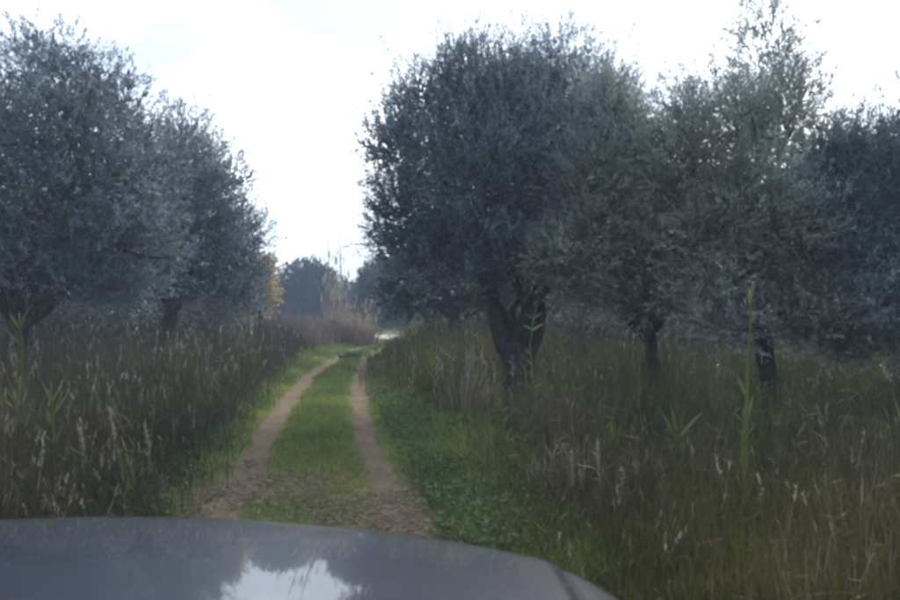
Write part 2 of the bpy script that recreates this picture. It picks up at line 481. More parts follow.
C = olive('olive_tree', 'large dense dark olive tree right of the track with leaning forked trunk', 519, 12.9,
      [(468, 92, 48, 50), (555, 95, 50, 52), (515, 100, 45, 50), (422, 125, 45, 50), (395, 160, 32, 45), (600, 135, 40, 60), (490, 190, 105, 90), (410, 220, 45, 45), (560, 200, 75, 80), (395, 255, 20, 28), (440, 265, 48, 38), (530, 268, 80, 40), (500, 150, 80, 70)], 7000,
      trunk_r=.26, lean=(-.10, 0), fork=(.98, 1.02),
      extra=[(516, 378, 481, 262, .17, -.03), (519, 378, 550, 258, .16, .05)])
D = olive('olive_tree', 'pale grey-green olive tree overlapping the large dark one, thin leaning trunk', 660, 11.5,
      [(603, 125, 30, 45), (622, 165, 34, 50), (592, 190, 40, 55), (640, 215, 45, 45), (600, 250, 55, 42), (655, 265, 45, 35), (565, 265, 35, 35), (690, 295, 28, 28), (615, 300, 38, 24), (640, 312, 24, 18, -.3)], 4200, mat='olive_pale',
      trunk_r=.13, lean=(-.12, .1), fork=(1.0, 1.2), extra=[(655, 335, 690, 280, .08, 0), (652, 335, 622, 280, .07, 0)])
E = olive('olive_tree', 'olive tree at the right with one tall wispy shoot standing above its crown', 772, 10.6,
      [(757, 64, 24, 56, 0, .34), (780, 118, 36, 56, 0, .6), (822, 162, 34, 36, 0, .6), (712, 118, 26, 40, 0, .35), (735, 148, 40, 60, 0, .6), (692, 146, 28, 58, 0, .6), (665, 170, 22, 45), (740, 215, 75, 60), (815, 205, 42, 50, 0, .7), (700, 240, 55, 50), (790, 255, 75, 50), (730, 280, 60, 35), (815, 305, 42, 34, -.6), (745, 318, 40, 26, -.5), (790, 322, 40, 24, -.7), (845, 342, 42, 22, -.8), (708, 328, 30, 20, -.6), (806, 342, 28, 18, -.6), (700, 305, 36, 24, -.3)], 5000,
      mat='olive_pale', trunk_r=.145, lean=(-.16, .1), fork=(1.35, 1.4), extra=[(770, 318, 850, 298, .028, -.7), (762, 340, 730, 270, .07, -.2), (640 + 60, 300, 735, 250, .02, -1.0)])
Fi = olive('olive_tree', 'low spreading olive tree cut off by the right edge of the frame', 925, 10.2,
      [(865, 185, 42, 48), (848, 172, 34, 36, 0, .6), (888, 165, 40, 36, 0, .6), (915, 190, 55, 60), (850, 235, 55, 45), (900, 250, 75, 55), (960, 220, 60, 70), (860, 285, 60, 38), (930, 290, 70, 35), (870, 320, 50, 32, -.4), (920, 330, 50, 30, -.4), (835, 330, 34, 24, -.2)], 4000,
      trunk_r=.24, fork=(.9, 1.1))

# trees standing behind the front rows: seen between trunks and under crowns
def copy_tree(src, loc, rz, s, label, group):
    c = src.copy(); col.objects.link(c); c.location = loc; c.rotation_euler = (0, 0, rz); c.scale = (s, s, s)
    c['label'] = label; c['group'] = group
    for ch in src.children:
        k = ch.copy(); col.objects.link(k); k.parent = c
    return c
G2 = 'olive trees of the rows behind'
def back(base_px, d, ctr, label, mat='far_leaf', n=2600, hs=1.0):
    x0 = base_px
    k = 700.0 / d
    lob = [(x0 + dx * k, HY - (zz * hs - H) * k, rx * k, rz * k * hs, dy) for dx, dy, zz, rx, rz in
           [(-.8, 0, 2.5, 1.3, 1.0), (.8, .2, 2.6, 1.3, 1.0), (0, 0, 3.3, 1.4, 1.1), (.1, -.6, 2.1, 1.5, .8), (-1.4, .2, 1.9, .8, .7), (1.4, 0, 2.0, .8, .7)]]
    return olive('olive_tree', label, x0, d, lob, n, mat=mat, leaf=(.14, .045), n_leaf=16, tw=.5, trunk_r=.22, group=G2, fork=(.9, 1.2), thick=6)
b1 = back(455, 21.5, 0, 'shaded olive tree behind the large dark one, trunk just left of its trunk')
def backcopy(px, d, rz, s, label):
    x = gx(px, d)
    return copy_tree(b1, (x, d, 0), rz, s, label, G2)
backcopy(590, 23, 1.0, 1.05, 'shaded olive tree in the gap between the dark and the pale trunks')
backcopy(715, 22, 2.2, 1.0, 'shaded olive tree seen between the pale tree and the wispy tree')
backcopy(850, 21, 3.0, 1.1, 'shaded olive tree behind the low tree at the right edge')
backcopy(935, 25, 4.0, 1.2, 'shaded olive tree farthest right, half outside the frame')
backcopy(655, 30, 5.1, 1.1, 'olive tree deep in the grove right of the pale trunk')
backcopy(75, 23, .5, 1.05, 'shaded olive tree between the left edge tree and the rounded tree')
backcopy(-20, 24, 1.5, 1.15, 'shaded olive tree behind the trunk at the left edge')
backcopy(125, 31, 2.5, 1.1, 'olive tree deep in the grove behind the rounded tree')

# unseen grove trees added beside and behind the car to cut side light
for k, (src, x, y, rz) in enumerate([(A, -8.6, 5.2, 1.1), (C, 7.6, 4.6, 2.0), (B, -7.2, -1.5, .4), (E, 7.2, -2.5, 3.1), (C, -6.8, -8.5, 4.0), (A, 6.6, -9.5, 5.2), (C, -.8, -15.5, 2.6), (A, -4.9, -4.6, 2.2), (C, 5.0, -5.2, .7), (C, -3.6, -12.0, 1.7), (A, 3.8, -12.5, 3.6), (B, 8.8, .8, 1.2), (A, -9.6, 1.5, 3.3)]):
    copy_tree(src, (x, y, 0), rz, 1.0, ['added olive tree just outside the left edge, level with the car', 'added dense olive tree just outside the right edge, beside the car', 'added olive tree left of the car, out of the frame',
               'added olive tree right of the car, out of the frame', 'added dense olive tree behind the car on the left', 'added olive tree behind the car on the right', 'added dense olive tree straight behind the car',
               'added olive tree close behind the car on its left', 'added olive tree close behind the car on its right', 'added farther olive tree behind the car, left of the track', 'added farther olive tree behind the car, right of the track',
               'added rounded olive tree well to the right of the car', 'added olive tree well to the left of the car'][k], 'olive trees added outside the frame to cut side light')

# far trees in the gap
def far(name, label, base_px, d, lobes, n, mat='far_leaf', leafs=(.22, .085), tr=.22, cat='tree', group='far trees beyond the pale road', nl=14):
    bx = gx(base_px, d)
    root = tag(empty(name, (bx, d, 0)), label, cat, group)
    lob = px_lobes(lobes, d, (bx, 0))
    s = Soup(); c = np.array(lob[0][:3]); s.tube(curve_pts((0, 0, -.1), c, 8, .03, .01), np.linspace(tr, tr * .3, 8), 8, .5, .08)
    for l in lob[1:]:
        s.tube(curve_pts(c * .45, l[:3], 6, .05, .02), np.linspace(tr * .4, tr * .13, 6), 6, .5)
    s.build('trunk', M['bark'], root, True)
    sp = Soup(); p, u, r = lobe_points(lob, n, .4); keep = p[:, 2] > .2
    p, u = p[keep], u[keep]
    sprigs(sp, p, u, nl, .5, leafs[0], leafs[1], .45 + rng.normal(0, .14, len(p)))
    sp.build('crown', M[mat], root)
    return root
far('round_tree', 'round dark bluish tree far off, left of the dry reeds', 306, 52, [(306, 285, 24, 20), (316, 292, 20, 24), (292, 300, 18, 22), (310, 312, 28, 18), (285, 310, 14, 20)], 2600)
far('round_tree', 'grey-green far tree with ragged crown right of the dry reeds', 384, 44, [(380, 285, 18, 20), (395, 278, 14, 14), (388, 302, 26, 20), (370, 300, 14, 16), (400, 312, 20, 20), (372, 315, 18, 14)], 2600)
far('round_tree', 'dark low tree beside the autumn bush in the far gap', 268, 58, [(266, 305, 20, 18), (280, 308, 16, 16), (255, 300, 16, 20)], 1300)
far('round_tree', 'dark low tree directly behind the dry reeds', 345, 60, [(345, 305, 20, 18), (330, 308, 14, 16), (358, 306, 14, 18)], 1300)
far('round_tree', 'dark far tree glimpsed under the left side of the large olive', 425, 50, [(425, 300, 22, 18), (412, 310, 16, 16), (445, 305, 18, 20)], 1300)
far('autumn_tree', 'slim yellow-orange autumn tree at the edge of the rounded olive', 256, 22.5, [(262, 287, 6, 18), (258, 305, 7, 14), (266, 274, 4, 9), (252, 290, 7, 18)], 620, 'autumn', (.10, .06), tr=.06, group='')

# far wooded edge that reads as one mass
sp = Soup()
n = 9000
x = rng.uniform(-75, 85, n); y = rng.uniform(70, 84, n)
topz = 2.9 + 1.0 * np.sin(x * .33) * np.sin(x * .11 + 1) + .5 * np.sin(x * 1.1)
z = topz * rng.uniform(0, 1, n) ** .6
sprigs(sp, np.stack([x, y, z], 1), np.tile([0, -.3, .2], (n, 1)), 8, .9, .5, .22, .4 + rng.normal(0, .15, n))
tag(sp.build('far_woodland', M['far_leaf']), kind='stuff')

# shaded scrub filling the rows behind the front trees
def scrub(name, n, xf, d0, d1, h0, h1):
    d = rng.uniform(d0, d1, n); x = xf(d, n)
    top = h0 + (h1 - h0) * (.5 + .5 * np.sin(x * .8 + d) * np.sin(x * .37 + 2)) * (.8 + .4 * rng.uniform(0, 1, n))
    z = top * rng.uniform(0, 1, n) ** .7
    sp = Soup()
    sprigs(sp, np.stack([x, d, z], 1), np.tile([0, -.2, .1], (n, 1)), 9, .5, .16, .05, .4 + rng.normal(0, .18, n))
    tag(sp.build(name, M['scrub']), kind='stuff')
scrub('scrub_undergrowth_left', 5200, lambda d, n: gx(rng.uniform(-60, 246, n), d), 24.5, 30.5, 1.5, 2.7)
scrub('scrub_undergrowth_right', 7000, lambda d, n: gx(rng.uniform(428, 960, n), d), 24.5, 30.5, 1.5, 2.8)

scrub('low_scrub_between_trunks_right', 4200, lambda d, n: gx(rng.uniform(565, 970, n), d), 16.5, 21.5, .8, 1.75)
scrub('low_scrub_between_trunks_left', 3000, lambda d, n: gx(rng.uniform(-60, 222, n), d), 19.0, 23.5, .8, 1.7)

# ------------------------------------------------------------------ field vegetation
def fan(n, d0, d1, side):
    """random ground points, even per screen area, on one side of the view"""
    d = np.exp(rng.uniform(np.log(d0), np.log(d1), n))
    return d
def field(name, n, xfun, dens_edge, d0, d1, hmin, hmax, mat, tone_mu, kind='stuff', wide=.009, leafy=.35, spikes=0, bend=.35, hs=(1, 1, 1, 1)):
    nt_ = n // 22
    td = np.exp(rng.uniform(np.log(d0), np.log(d1), nt_)); tx, tdist = xfun(td, nt_)
    tk = rng.integers(0, nt_, n)
    spr = rng.uniform(.06, .22, nt_) * (1 + td * .02)
    th_ = rng.uniform(.5, 1.38, nt_) * (1 - .62 * np.exp(-((tx - 1.0) / 1.1) ** 2 - ((td - 10.6) / 2.1) ** 2)); tt_ = rng.normal(0, .17, nt_)
    ox = rng.normal(0, 1, n) * spr[tk]
    d = np.clip(td[tk] + rng.normal(0, 1, n) * spr[tk], d0, d1)
    x = tx[tk] + ox
    dist = np.maximum(tdist[tk], .0)
    z = gh(x, d)
    rise = np.clip(.35 + dist / dens_edge, .3, 1.0)
    patch = .5 + .5 * np.sin(x * 1.3 + 2 * np.sin(d * .6)) * np.sin(d * .9 + 1.3 * np.sin(x * .8))
    h = (hmin + (hmax - hmin) * (.45 * patch + .55 * rng.uniform(0, 1, n))) * rise * np.interp(d, [4, 7, 10, 13], hs) * th_[tk]
    p = np.stack([x, d, z - .02], 1)
    az = rng.uniform(0, 2 * np.pi, n)
    lean = np.stack([np.cos(az), np.sin(az)], 1) * rng.uniform(.03, bend, n)[:, None]
    tone = np.clip((tone_mu(x, d) if callable(tone_mu) else tone_mu) + .25 * (patch - .5) + tt_[tk] + rng.normal(0, .13, n), 0, 1)
    wd = np.maximum(wide, .00085 * d) * rng.uniform(.6, 1.3, n)
    s = Soup()
    s.blades(p, h, wd, lean, rng.uniform(0, .35, n), tone)
    # side leaves
    m = int(n * leafy * 2)
    k = rng.integers(0, n, m)
    t = rng.uniform(.1, .9, m)
    q = p[k] + np.stack([lean[k, 0] * h[k] * t * .6, lean[k, 1] * h[k] * t * .6, h[k] * t * .85], 1) + rng.normal(0, .02, (m, 3))
    ld = rng.normal(0, .6, (m, 3)) + np.array([0, 0, .55]); ld /= np.linalg.norm(ld, axis=1, keepdims=True)
    s.leaves(q, ld, rng.uniform(.06, .15, m) + .003 * d[k], np.maximum(.012, .0011 * d[k]), np.clip(tone[k] + rng.normal(-.03, .12, m), 0, 1))
    o = s.build(name, M[mat])
    tag(o, kind=kind)
    return p, h, lean, dist

def left_x(d, n):
    far_ = np.minimum(14.0, .72 * d + 1.5)
    e = edgeL(d); dist = rng.uniform(0, 1, n) ** 1.3 * np.maximum(far_ + e, .8)
    return e - dist, dist
def right_x(d, n):
    far_ = np.minimum(15.0, .72 * d + 1.5)
    e = edgeR(d); dist = rng.uniform(0, 1, n) ** 1.15 * np.maximum(far_ - e, .8)
    return e + dist, dist
pl, hl, ll, dl = field('tall_weeds_left', 75000, left_x, 1.2, 3.6, 25.0, .5, 1.28, 'tall_left', lambda x, d: .38 + .32 * np.clip((8.5 - d) / 3, 0, 1) * np.clip((-x - 2.6) / 1, 0, 1), hs=(.75, .75, .95, 1))
pr, hr, lr, dr = field('tall_weeds_right', 80000, right_x, 1.6, 3.0, 30.5, .38, 1.02, 'tall', lambda x, d: .36 + .20 * np.clip((8.5 - d) / 3, 0, 1) + .08 * np.sin(x * 1.1 + d), hs=(.62, .62, .92, 1.2))
def brown_x(d, n):
    a = gx(200, d); b = edgeL(d) + .2
    x = a + rng.uniform(0, 1, n) * (b - a); return x, b - x
field('brown_dry_weeds', 14000, brown_x, .6, 23.0, 31.0, .6, 1.25, 'brown', .5)
def beyond_x(d, n):
    x = rng.uniform(-.8, .8, n) * d; return x, np.full(n, 2.0)
field('field_grass_beyond_road', 12000, beyond_x, .6, 36.0, 68, .2, .5, 'tall', .4, leafy=.1)

# sparse tall stems standing above the weeds
s = Soup()
for xf, m, top in ((left_x, 500, 1.35), (right_x, 900, 1.25)):
    d = np.exp(rng.uniform(np.log(5.5), np.log(20), m)); x, ds = xf(d, m)
    h = rng.uniform(.55, top, m) * np.interp(d, [5, 9, 13], [.7, .85, 1])
    az = rng.uniform(0, 6.283, m); ln = np.stack([np.cos(az), np.sin(az)], 1) * rng.uniform(.02, .3, m)[:, None]
    p = np.stack([x, d, gh(x, d) - .02], 1); tn = np.clip(rng.normal(.45, .25, m), 0, 1)
    s.blades(p, h, np.maximum(.007, .001 * d), ln, rng.uniform(0, .3, m), tn)
    for q in range(6):
        t = rng.uniform(.3, 1, m)
        b = p + np.concatenate([ln * (h * t * .62)[:, None], (h * t * .95)[:, None]], 1)
        dv = rng.normal(0, .5, (m, 3)) + np.array([0, 0, .7]); dv /= np.linalg.norm(dv, axis=1, keepdims=True)
        s.leaves(b, dv, rng.uniform(.08, .22, m), np.maximum(.009, .0011 * d), np.clip(tn + rng.normal(0, .1, m), 0, 1))
tag(s.build('tall_thin_stems', M['stem']), kind='stuff')

# pale seed spikes over the weeds
def spikes(name, p, h, lean, n, dmin, dmax, sel, ln=(.06, .15)):
    ok = np.where((p[:, 1] > dmin) & (p[:, 1] < dmax) & sel)[0]
    k = rng.choice(ok, min(n, len(ok)), replace=False)
    tip = p[k] + np.stack([lean[k, 0] * h[k] * .5, lean[k, 1] * h[k] * .5, h[k] * rng.uniform(.75, 1.02, len(k))], 1)
    s = Soup()
    ax = np.concatenate([lean[k] * .8, np.ones((len(k), 1))], 1) + rng.normal(0, .12, (len(k), 3))
    ax /= np.linalg.norm(ax, axis=1, keepdims=True)
    L_ = rng.uniform(*ln, len(k))
    tone = np.clip(.45 + rng.normal(0, .22, len(k)), 0, 1)
    for q in range(16):
        t = q / 16.0
        b = tip + ax * (L_ * t)[:, None]
        dd = ax * 1.0 + rng.normal(0, .33, ax.shape); dd /= np.linalg.norm(dd, axis=1, keepdims=True)
        wob = rng.uniform(.6, 1.2, len(k))
        s.leaves(b, dd, (.038 - .015 * t) * wob + .001 * p[k, 1], np.maximum(.006, .0007 * p[k, 1]) * wob, np.clip(tone + rng.normal(0, .1, len(k)), 0, 1))
    # thin stem under the spike
    st = tip - ax * rng.uniform(.2, .4, len(k))[:, None]
    s.leaves(st, ax, np.linalg.norm(tip - st, axis=1) + .05, np.maximum(.005, .0006 * p[k, 1]), tone * .6)
    tag(s.build(name, M['plume']), kind='stuff')
spikes('pale_seed_spikes_left', pl, hl, ll, 1200, 4.6, 26, dl > .15)
spikes('pale_seed_spikes_right', pr, hr, lr, 300, 4.0, 24, dr > .1)

# short grass on the crown of the track and on its verges
n = 120000
d = np.exp(rng.uniform(np.log(4.2), np.log(30), n))
a, b = edgeL(d) - .35, edgeR(d) + .5
x = a + rng.uniform(0, 1, n) * (b - a)
tl = np.abs(x - rutL(d)); tr_ = np.abs(x - rutR(d))
wear = np.minimum(tl, tr_)
wob = .07 * np.sin(d * 2.7 + 1 + 2 * np.sin(x * 2)) + .06 * np.sin(d * 6.1 + 3 * x)
keep = rng.uniform(0, 1, n) < np.clip((wear + wob - .03) / .22, .13, 1) ** 1.5
thin = np.clip((8.6 - d) / 1.8, 0, 1) * (.68 + .30 * np.sin(x * 3) * np.sin(d * 4)) * ((x > rutL(d) - .3) & (x < rutR(d) + .25))
keep &= rng.uniform(0, 1, n) > thin
x, d, wear = x[keep], d[keep], wear[keep]; n = len(x)
out_ = np.clip(np.maximum(rutL(d) - .3 - x, x - rutR(d) - .3) / .6, 0, 1)
patch = .5 + .5 * np.sin(x * 2.6 + 1.5 * np.sin(d * 1.1)) * np.sin(d * 1.7 + np.sin(x * 2.1))
h = (.03 + .05 * rng.uniform(0, 1, n) + .05 * patch * rng.uniform(0, 1, n)) * np.clip(wear / .35, .35, 1) + out_ * rng.uniform(.02, .16, n)
az = rng.uniform(0, 2 * np.pi, n)
s = Soup()
s.blades(np.stack([x, d, gh(x, d) - .005], 1), h, np.maximum(.006, .0012 * d), np.stack([np.cos(az), np.sin(az)], 1) * rng.uniform(.1, .9, n)[:, None], rng.uniform(0, .5, n),
         np.clip(.40 + .25 * (patch - .5) + rng.normal(0, .2, n) + .25 * np.clip(.45 - wear, 0, .3)
         + .55 * np.exp(-((d - 7.0) / .45) ** 2) * (x > rutL(d) + .2) * (x < rutR(d) - .1) * rng.uniform(.3, 1, n)
         + .5 * ((x < rutL(d) + .1) & (x > rutL(d) - .55) & (np.sin(d * 1.9 + .6) > .2)) * rng.uniform(0, 1, n), 0, 1))
tag(s.build('short_grass', M['lawn']), kind='stuff')

# broad leaved ground cover beside the right rut and the left verge
s = Soup()
n = 5200
c = rng.uniform(0, 1, n)
d = np.exp(rng.uniform(np.log(4.8), np.log(14), n))
x = np.where(c < .72, rutR(d) + .3 + rng.uniform(0, 1, n) ** 1.2 * np.maximum(edgeR(d) - rutR(d), .3) * .95, rutL(d) - .3 - rng.uniform(0, .5, n))
cl = np.sin(x * 4.1 + 2 * np.sin(d * 2.3)) * np.sin(d * 3.3 + 1.5 * np.sin(x * 3))
ok = (cl > -.1) | (rng.uniform(0, 1, n) < .25)
x, d = x[ok], d[ok]; n = len(x)
hh = rng.uniform(.02, .15, n)
for q in range(3):
    az = rng.uniform(0, 2 * np.pi, n)
    dd = np.stack([np.cos(az), np.sin(az), rng.uniform(.0, .6, n)], 1); dd /= np.linalg.norm(dd, axis=1, keepdims=True)
    s.leaves(np.stack([x, d, gh(x, d) + hh], 1), dd, rng.uniform(.025, .055, n), rng.uniform(.015, .034, n), np.clip(.5 + rng.normal(0, .2, n), 0, 1))
tag(s.build('clover_ground_cover', M['clover']), kind='stuff')

# leaf litter on the near part of the track
s = Soup()
n = 20000
d = 4.2 + rng.uniform(0, 1, n) ** 1.3 * 3.8
x = rutL(d) - .35 + rng.uniform(0, 1, n) * (rutR(d) - rutL(d) + .75)
az = rng.uniform(0, 2 * np.pi, n)
ok = np.sin(x * 3.1 + 1.2 * np.sin(d * 2.2)) * np.sin(d * 2.9 + .6) + rng.normal(0, .35, n) + np.clip((7.0 - d), -.7, .6) > .0
x, d, az = x[ok], d[ok], az[ok]; n = len(x)
dd = np.stack([np.cos(az), np.sin(az), rng.uniform(-.05, .35, n)], 1)
s.leaves(np.stack([x, d, gh(x, d) + .012 + rng.uniform(0, .02, n)], 1), dd, rng.uniform(.03, .11, n), rng.uniform(.004, .010, n), np.clip(.5 + rng.normal(0, .25, n), 0, 1))
tag(s.build('leaf_litter', M['litter']), kind='stuff')

# ------------------------------------------------------------------ single plants
def stem_from_px(pts, d):
    bx, by = pts[0]
    x0 = gx(bx, d)
    loc = (x0, d, float(gh(x0, d)) - .02)
    P = [(0, 0, 0)] + [(gx(px, d) - x0, 0, gz(py, d) - loc[2]) for px, py in pts[1:]]
    return loc, np.array(P, float)

def resample(P, n):
    t = np.concatenate([[0], np.cumsum(np.linalg.norm(np.diff(P, axis=0), axis=1))]); q = np.linspace(0, t[-1], n)
    return np.stack([np.interp(q, t, P[:, k]) for k in range(3)], 1)

def ribbon(a, d0, L_, wd, droop, n=6):
    """a long folded grass leaf"""
    d0 = np.asarray(d0, float); d0 = d0 / np.linalg.norm(d0)
    side = np.cross(d0, [0, 0, 1.0]); side /= np.linalg.norm(side) + 1e-9
    side = side * .5 + np.array([.7, .2, 0]); side -= d0 * np.dot(side, d0); side /= np.linalg.norm(side)
    nrm = np.cross(side, d0)
    t = np.linspace(0, 1, n)
    c = np.asarray(a) + d0 * (L_ * t)[:, None] + np.array([0, 0, -1.0]) * (droop * L_ * t ** 2)[:, None]
    wv = wd * np.interp(t, [0, .2, .6, 1], [.5, 1, .8, .04])
    co = np.stack([c - side * wv[:, None] * .5, c + nrm * wv[:, None] * -.18, c + side * wv[:, None] * .5], 1).reshape(-1, 3)
    i, j = np.meshgrid(np.arange(2), np.arange(n - 1)); v = (j * 3 + i).ravel()
    return co, np.stack([v, v + 1, v + 4, v + 3], 1).ravel(), np.arange(len(v)) * 4

def cane(name, label, pts, d, rad, leaves, mat='cane', tone=.5, group='', cat='plant', plume=0):
    loc, P = stem_from_px(pts, d)
    root = tag(empty(name, loc), label, cat, group or None)
    P = resample(P, 12)
    P[1:-1] += rng.normal(0, .006, (10, 3))
    s = Soup(); s.tube(P, np.linspace(rad, rad * .35, 12), 6, tone)
    s.build('stem', M[mat], root, True)
    for (t, dx, dz, L_, wd, droop) in leaves:
        a = P[min(11, int(t * 11))]
        s = Soup(); co, lp, st = ribbon(a, (dx, rng.uniform(-.4, .4), dz), L_, wd, droop)
        s.add(co, lp, st, np.full(len(co), np.clip(tone + rng.normal(0, .12), 0, 1)))
        s.build('leaf', M[mat], root)
    if plume:
        s = Soup(); m = 90
        t = rng.uniform(0, 1, m); ax = P[-1] - P[-3]; ax = ax / np.linalg.norm(ax)
        b = P[-1] + ax * (plume * (t - .6))[:, None]
        dd = ax + rng.normal(0, .35, (m, 3)); dd /= np.linalg.norm(dd, axis=1, keepdims=True)
        s.leaves(b, dd, rng.uniform(.03, .07, m), .008, np.clip(.5 + rng.normal(0, .2, m), 0, 1))
        s.build('seed_head', M['plume'], root)
    return root
GS = 'tall stalks among the weeds'
def rl(n, L_, wd, up=.9, dr=.35):
    return [(rng.uniform(.25, .95), rng.choice([-1, 1]) * rng.uniform(.3, .8), up * rng.uniform(.6, 1.3), L_ * rng.uniform(.6, 1.2), wd * rng.uniform(.7, 1.2), dr * rng.uniform(.3, 1.4)) for _ in range(n)]
cane('green_cane', 'tallest upright green cane in front of the trunk at the right', [(744, 545), (746, 430), (749, 350), (753, 286)], 5.15, .020,
     [(.95, .05, 1, .16, .03, 0), (.62, -.25, 1, .22, .035, .1), (.5, .22, 1, .2, .03, .1), (.35, -.12, 1, .3, .03, .1)] + rl(4, .25, .02, 1.8, .1), tone=.55, group=GS)
cane('green_cane', 'green cane with a forked tip at the left edge', [(24, 512), (23, 400), (19, 315)], 6.0, .018,
     [(.98, -.45, 1, .18, .035, .05), (.98, .4, 1, .17, .03, .05), (.6, -.15, 1, .3, .03, .1), (.45, .2, 1, .25, .03, .2), (.3, -.3, 1, .25, .03, .3)] + rl(6, .3, .018, 1.5, .2), tone=.2, group=GS)
cane('green_cane', 'short yellow-green stalk near the bottom left, right of the forked cane', [(56, 512), (54, 440), (51, 385)], 6.0, .014, rl(12, .28, .02, 1.5, .2), tone=.3, group=GS)
cane('weed_stalk', 'thin bent green stalk left of the tall cane at the right', [(640, 460), (639, 380), (643, 330), (652, 300)], 8.0, .010, rl(6, .22, .018, 1.4, .2), tone=.35, group=GS)
cane('weed_stalk', 'thin pale weed stalk left of the forked trunk', [(484, 428), (474, 350), (470, 320), (476, 292)], 10.0, .010, rl(7, .2, .02, 1.0, .4), tone=.6, group=GS)
cane('weed_stalk', 'yellowish weed stalk just right of the forked trunk', [(540, 430), (533, 380), (530, 345), (538, 300)], 9.8, .010, rl(8, .24, .03, .8, .5), tone=.75, group=GS)
cane('weed_stalk', 'slender green stalk under the drooping left side of the large olive', [(416, 380), (415, 330), (414, 268)], 16.2, .013, rl(8, .25, .03, 1.0, .5), tone=.5, group=GS)
cane('weed_stalk', 'pale straight stalk below the autumn tree', [(237, 360), (236, 325), (235, 297)], 21.5, .022, [], mat='straw', tone=.3, group=GS)
cane('reed_plant', 'bright green broad-bladed reed right of the pale plumes', [(683, 495), (680, 455), (676, 430)], 6.6, .014,
     [(.9, .75, .9, .42, .035, .15), (.7, -.45, 1.1, .42, .045, .05), (.6, .4, .9, .35, .04, .2), (.4, -.7, .9, .35, .035, .4), (.3, .8, .8, .3, .035, .4), (.95, -.15, 1, .3, .04, 0)] + rl(9, .4, .022, 1.3, .3), tone=.22, group=GS)
cane('reed_plant', 'green blade tuft above the pale feathery plumes', [(612, 490), (610, 460), (608, 440)], 6.8, .010,
     [(.9, .15, 1, .3, .025, 0), (.7, -.3, 1, .34, .025, .1), (.6, .35, 1, .3, .03, .1), (.4, -.5, 1, .3, .025, .2), (.3, .1, 1, .42, .025, 0)] + rl(7, .35, .018, 1.5, .2), tone=.28, group=GS)
cane('reed_plant', 'broad yellow-green leaf arching in from the right edge', [(925, 560), (915, 470), (905, 440)], 4.9, .014,
     [(.95, -.42, 1, .5, .055, .05), (.8, .5, .8, .4, .05, .2), (.6, -.7, .8, .4, .04, .5)], tone=.75, group=GS)
cane('weed_stalk', 'yellow-green leafy stalk at the verge left of the rust-brown grass', [(505, 465), (503, 425), (500, 398)], 7.8, .009, rl(8, .18, .022, 1.1, .3), tone=.6, group=GS)
cane('weed_stalk', 'leafy stalk in the weeds beside the right rut', [(436, 415), (433, 375), (431, 345)], 11.4, .011, rl(9, .24, .025, 1.1, .3), tone=.65, group=GS)
for lab, pts, dd in [('leftmost pale feathery plume beside the bottom right verge', [(574, 520), (572, 470)], 5.9), ('tall pale feathery plume left of centre in its cluster', [(603, 525), (598, 462)], 5.8),
                     ('pale feathery plume in the middle of the bottom right cluster', [(630, 530), (622, 488)], 5.6), ('rightmost pale feathery plume of the bottom right cluster', [(648, 520), (640, 480)], 5.9),
                     ('pale plume at the bottom left, standing closest to the frame edge', [(14, 520), (12, 462)], 5.9), ('pale plume at the bottom left beside the yellow-green stalk', [(86, 512), (82, 440)], 6.0),
                     ('pale plume at the lower left with its head nearest the verge', [(150, 500), (147, 440)], 6.5), ('grey-pink plume between the bottom left plumes', [(118, 505), (112, 425)], 6.3)]:
    cane('feather_plume', lab, pts, dd, .006, [], mat='straw', tone=.35, group='pale feathery plumes', plume=.3)

def clump(name, label, px, d, n, h0, h1, spread, mats, cat='grass', lean=.3, wd=.01, tone=.5, group=None, heads=0):
    x0 = gx(px, d)
    root = tag(empty(name, (x0, d, float(gh(x0, d)) - .01)), label, cat, group)
    s = Soup(); r = spread * rng.uniform(0, 1, n) ** .7; az = rng.uniform(0, 6.283, n)
    p = np.stack([r * np.cos(az), r * np.sin(az), np.zeros(n)], 1)
    ln = p[:, :2] / spread * lean + rng.normal(0, .1, (n, 2))
    h = rng.uniform(h0, h1, n)
    s.blades(p, h, np.maximum(wd, .0009 * d) * rng.uniform(.7, 1.3, n), ln, rng.uniform(0, .4, n), np.clip(tone + rng.normal(0, .2, n), 0, 1))
    tag(s.build('blades', M[mats[0]], root), kind='stuff')
    if heads:
        s = Soup(); k = rng.choice(n, heads)
        tip = p[k] + np.concatenate([ln[k] * h[k, None] * .7, h[k, None] * .95], 1)
        for q in range(14):
            dv = rng.normal(0, .4, (heads, 3)) + np.array([0, 0, 1.0]); dv /= np.linalg.norm(dv, axis=1, keepdims=True)
            s.leaves(tip + np.array([0, 0, .02 * q]), dv, .08 + .001 * d, max(.01, .0011 * d), np.clip(.45 + rng.normal(0, .2, heads), 0, 1))
        tag(s.build('seed_fluff', M[mats[1]], root), kind='stuff')
    return root
clump('dry_reed_clump', 'tall beige dry reed clump standing in the gap where the track bends', 335, 29.0, 90, .7, 3.9, .45, ['straw', 'plume'], 'reeds', .14, .02, .35, heads=80)
clump('dry_reed_clump', 'lower tangled dry reeds right of the tall beige clump', 356, 28.5, 200, .7, 1.9, .7, ['straw', 'plume'], 'reeds', .45, .015, .3, heads=30)
cane('reed_stalk', 'thin bare reed shoot rising into the sky, left of two', [(331, 345), (329, 290), (328, 239)], 29.3, .035, [], mat='straw', tone=.1, group='reed shoots against the sky', plume=.7)
cane('reed_stalk', 'thin tall reed shoot with feathery tip, right of two against the sky', [(341, 345), (341, 290), (340, 235)], 29.3, .035, [], mat='straw', tone=.1, group='reed shoots against the sky', plume=1.1)
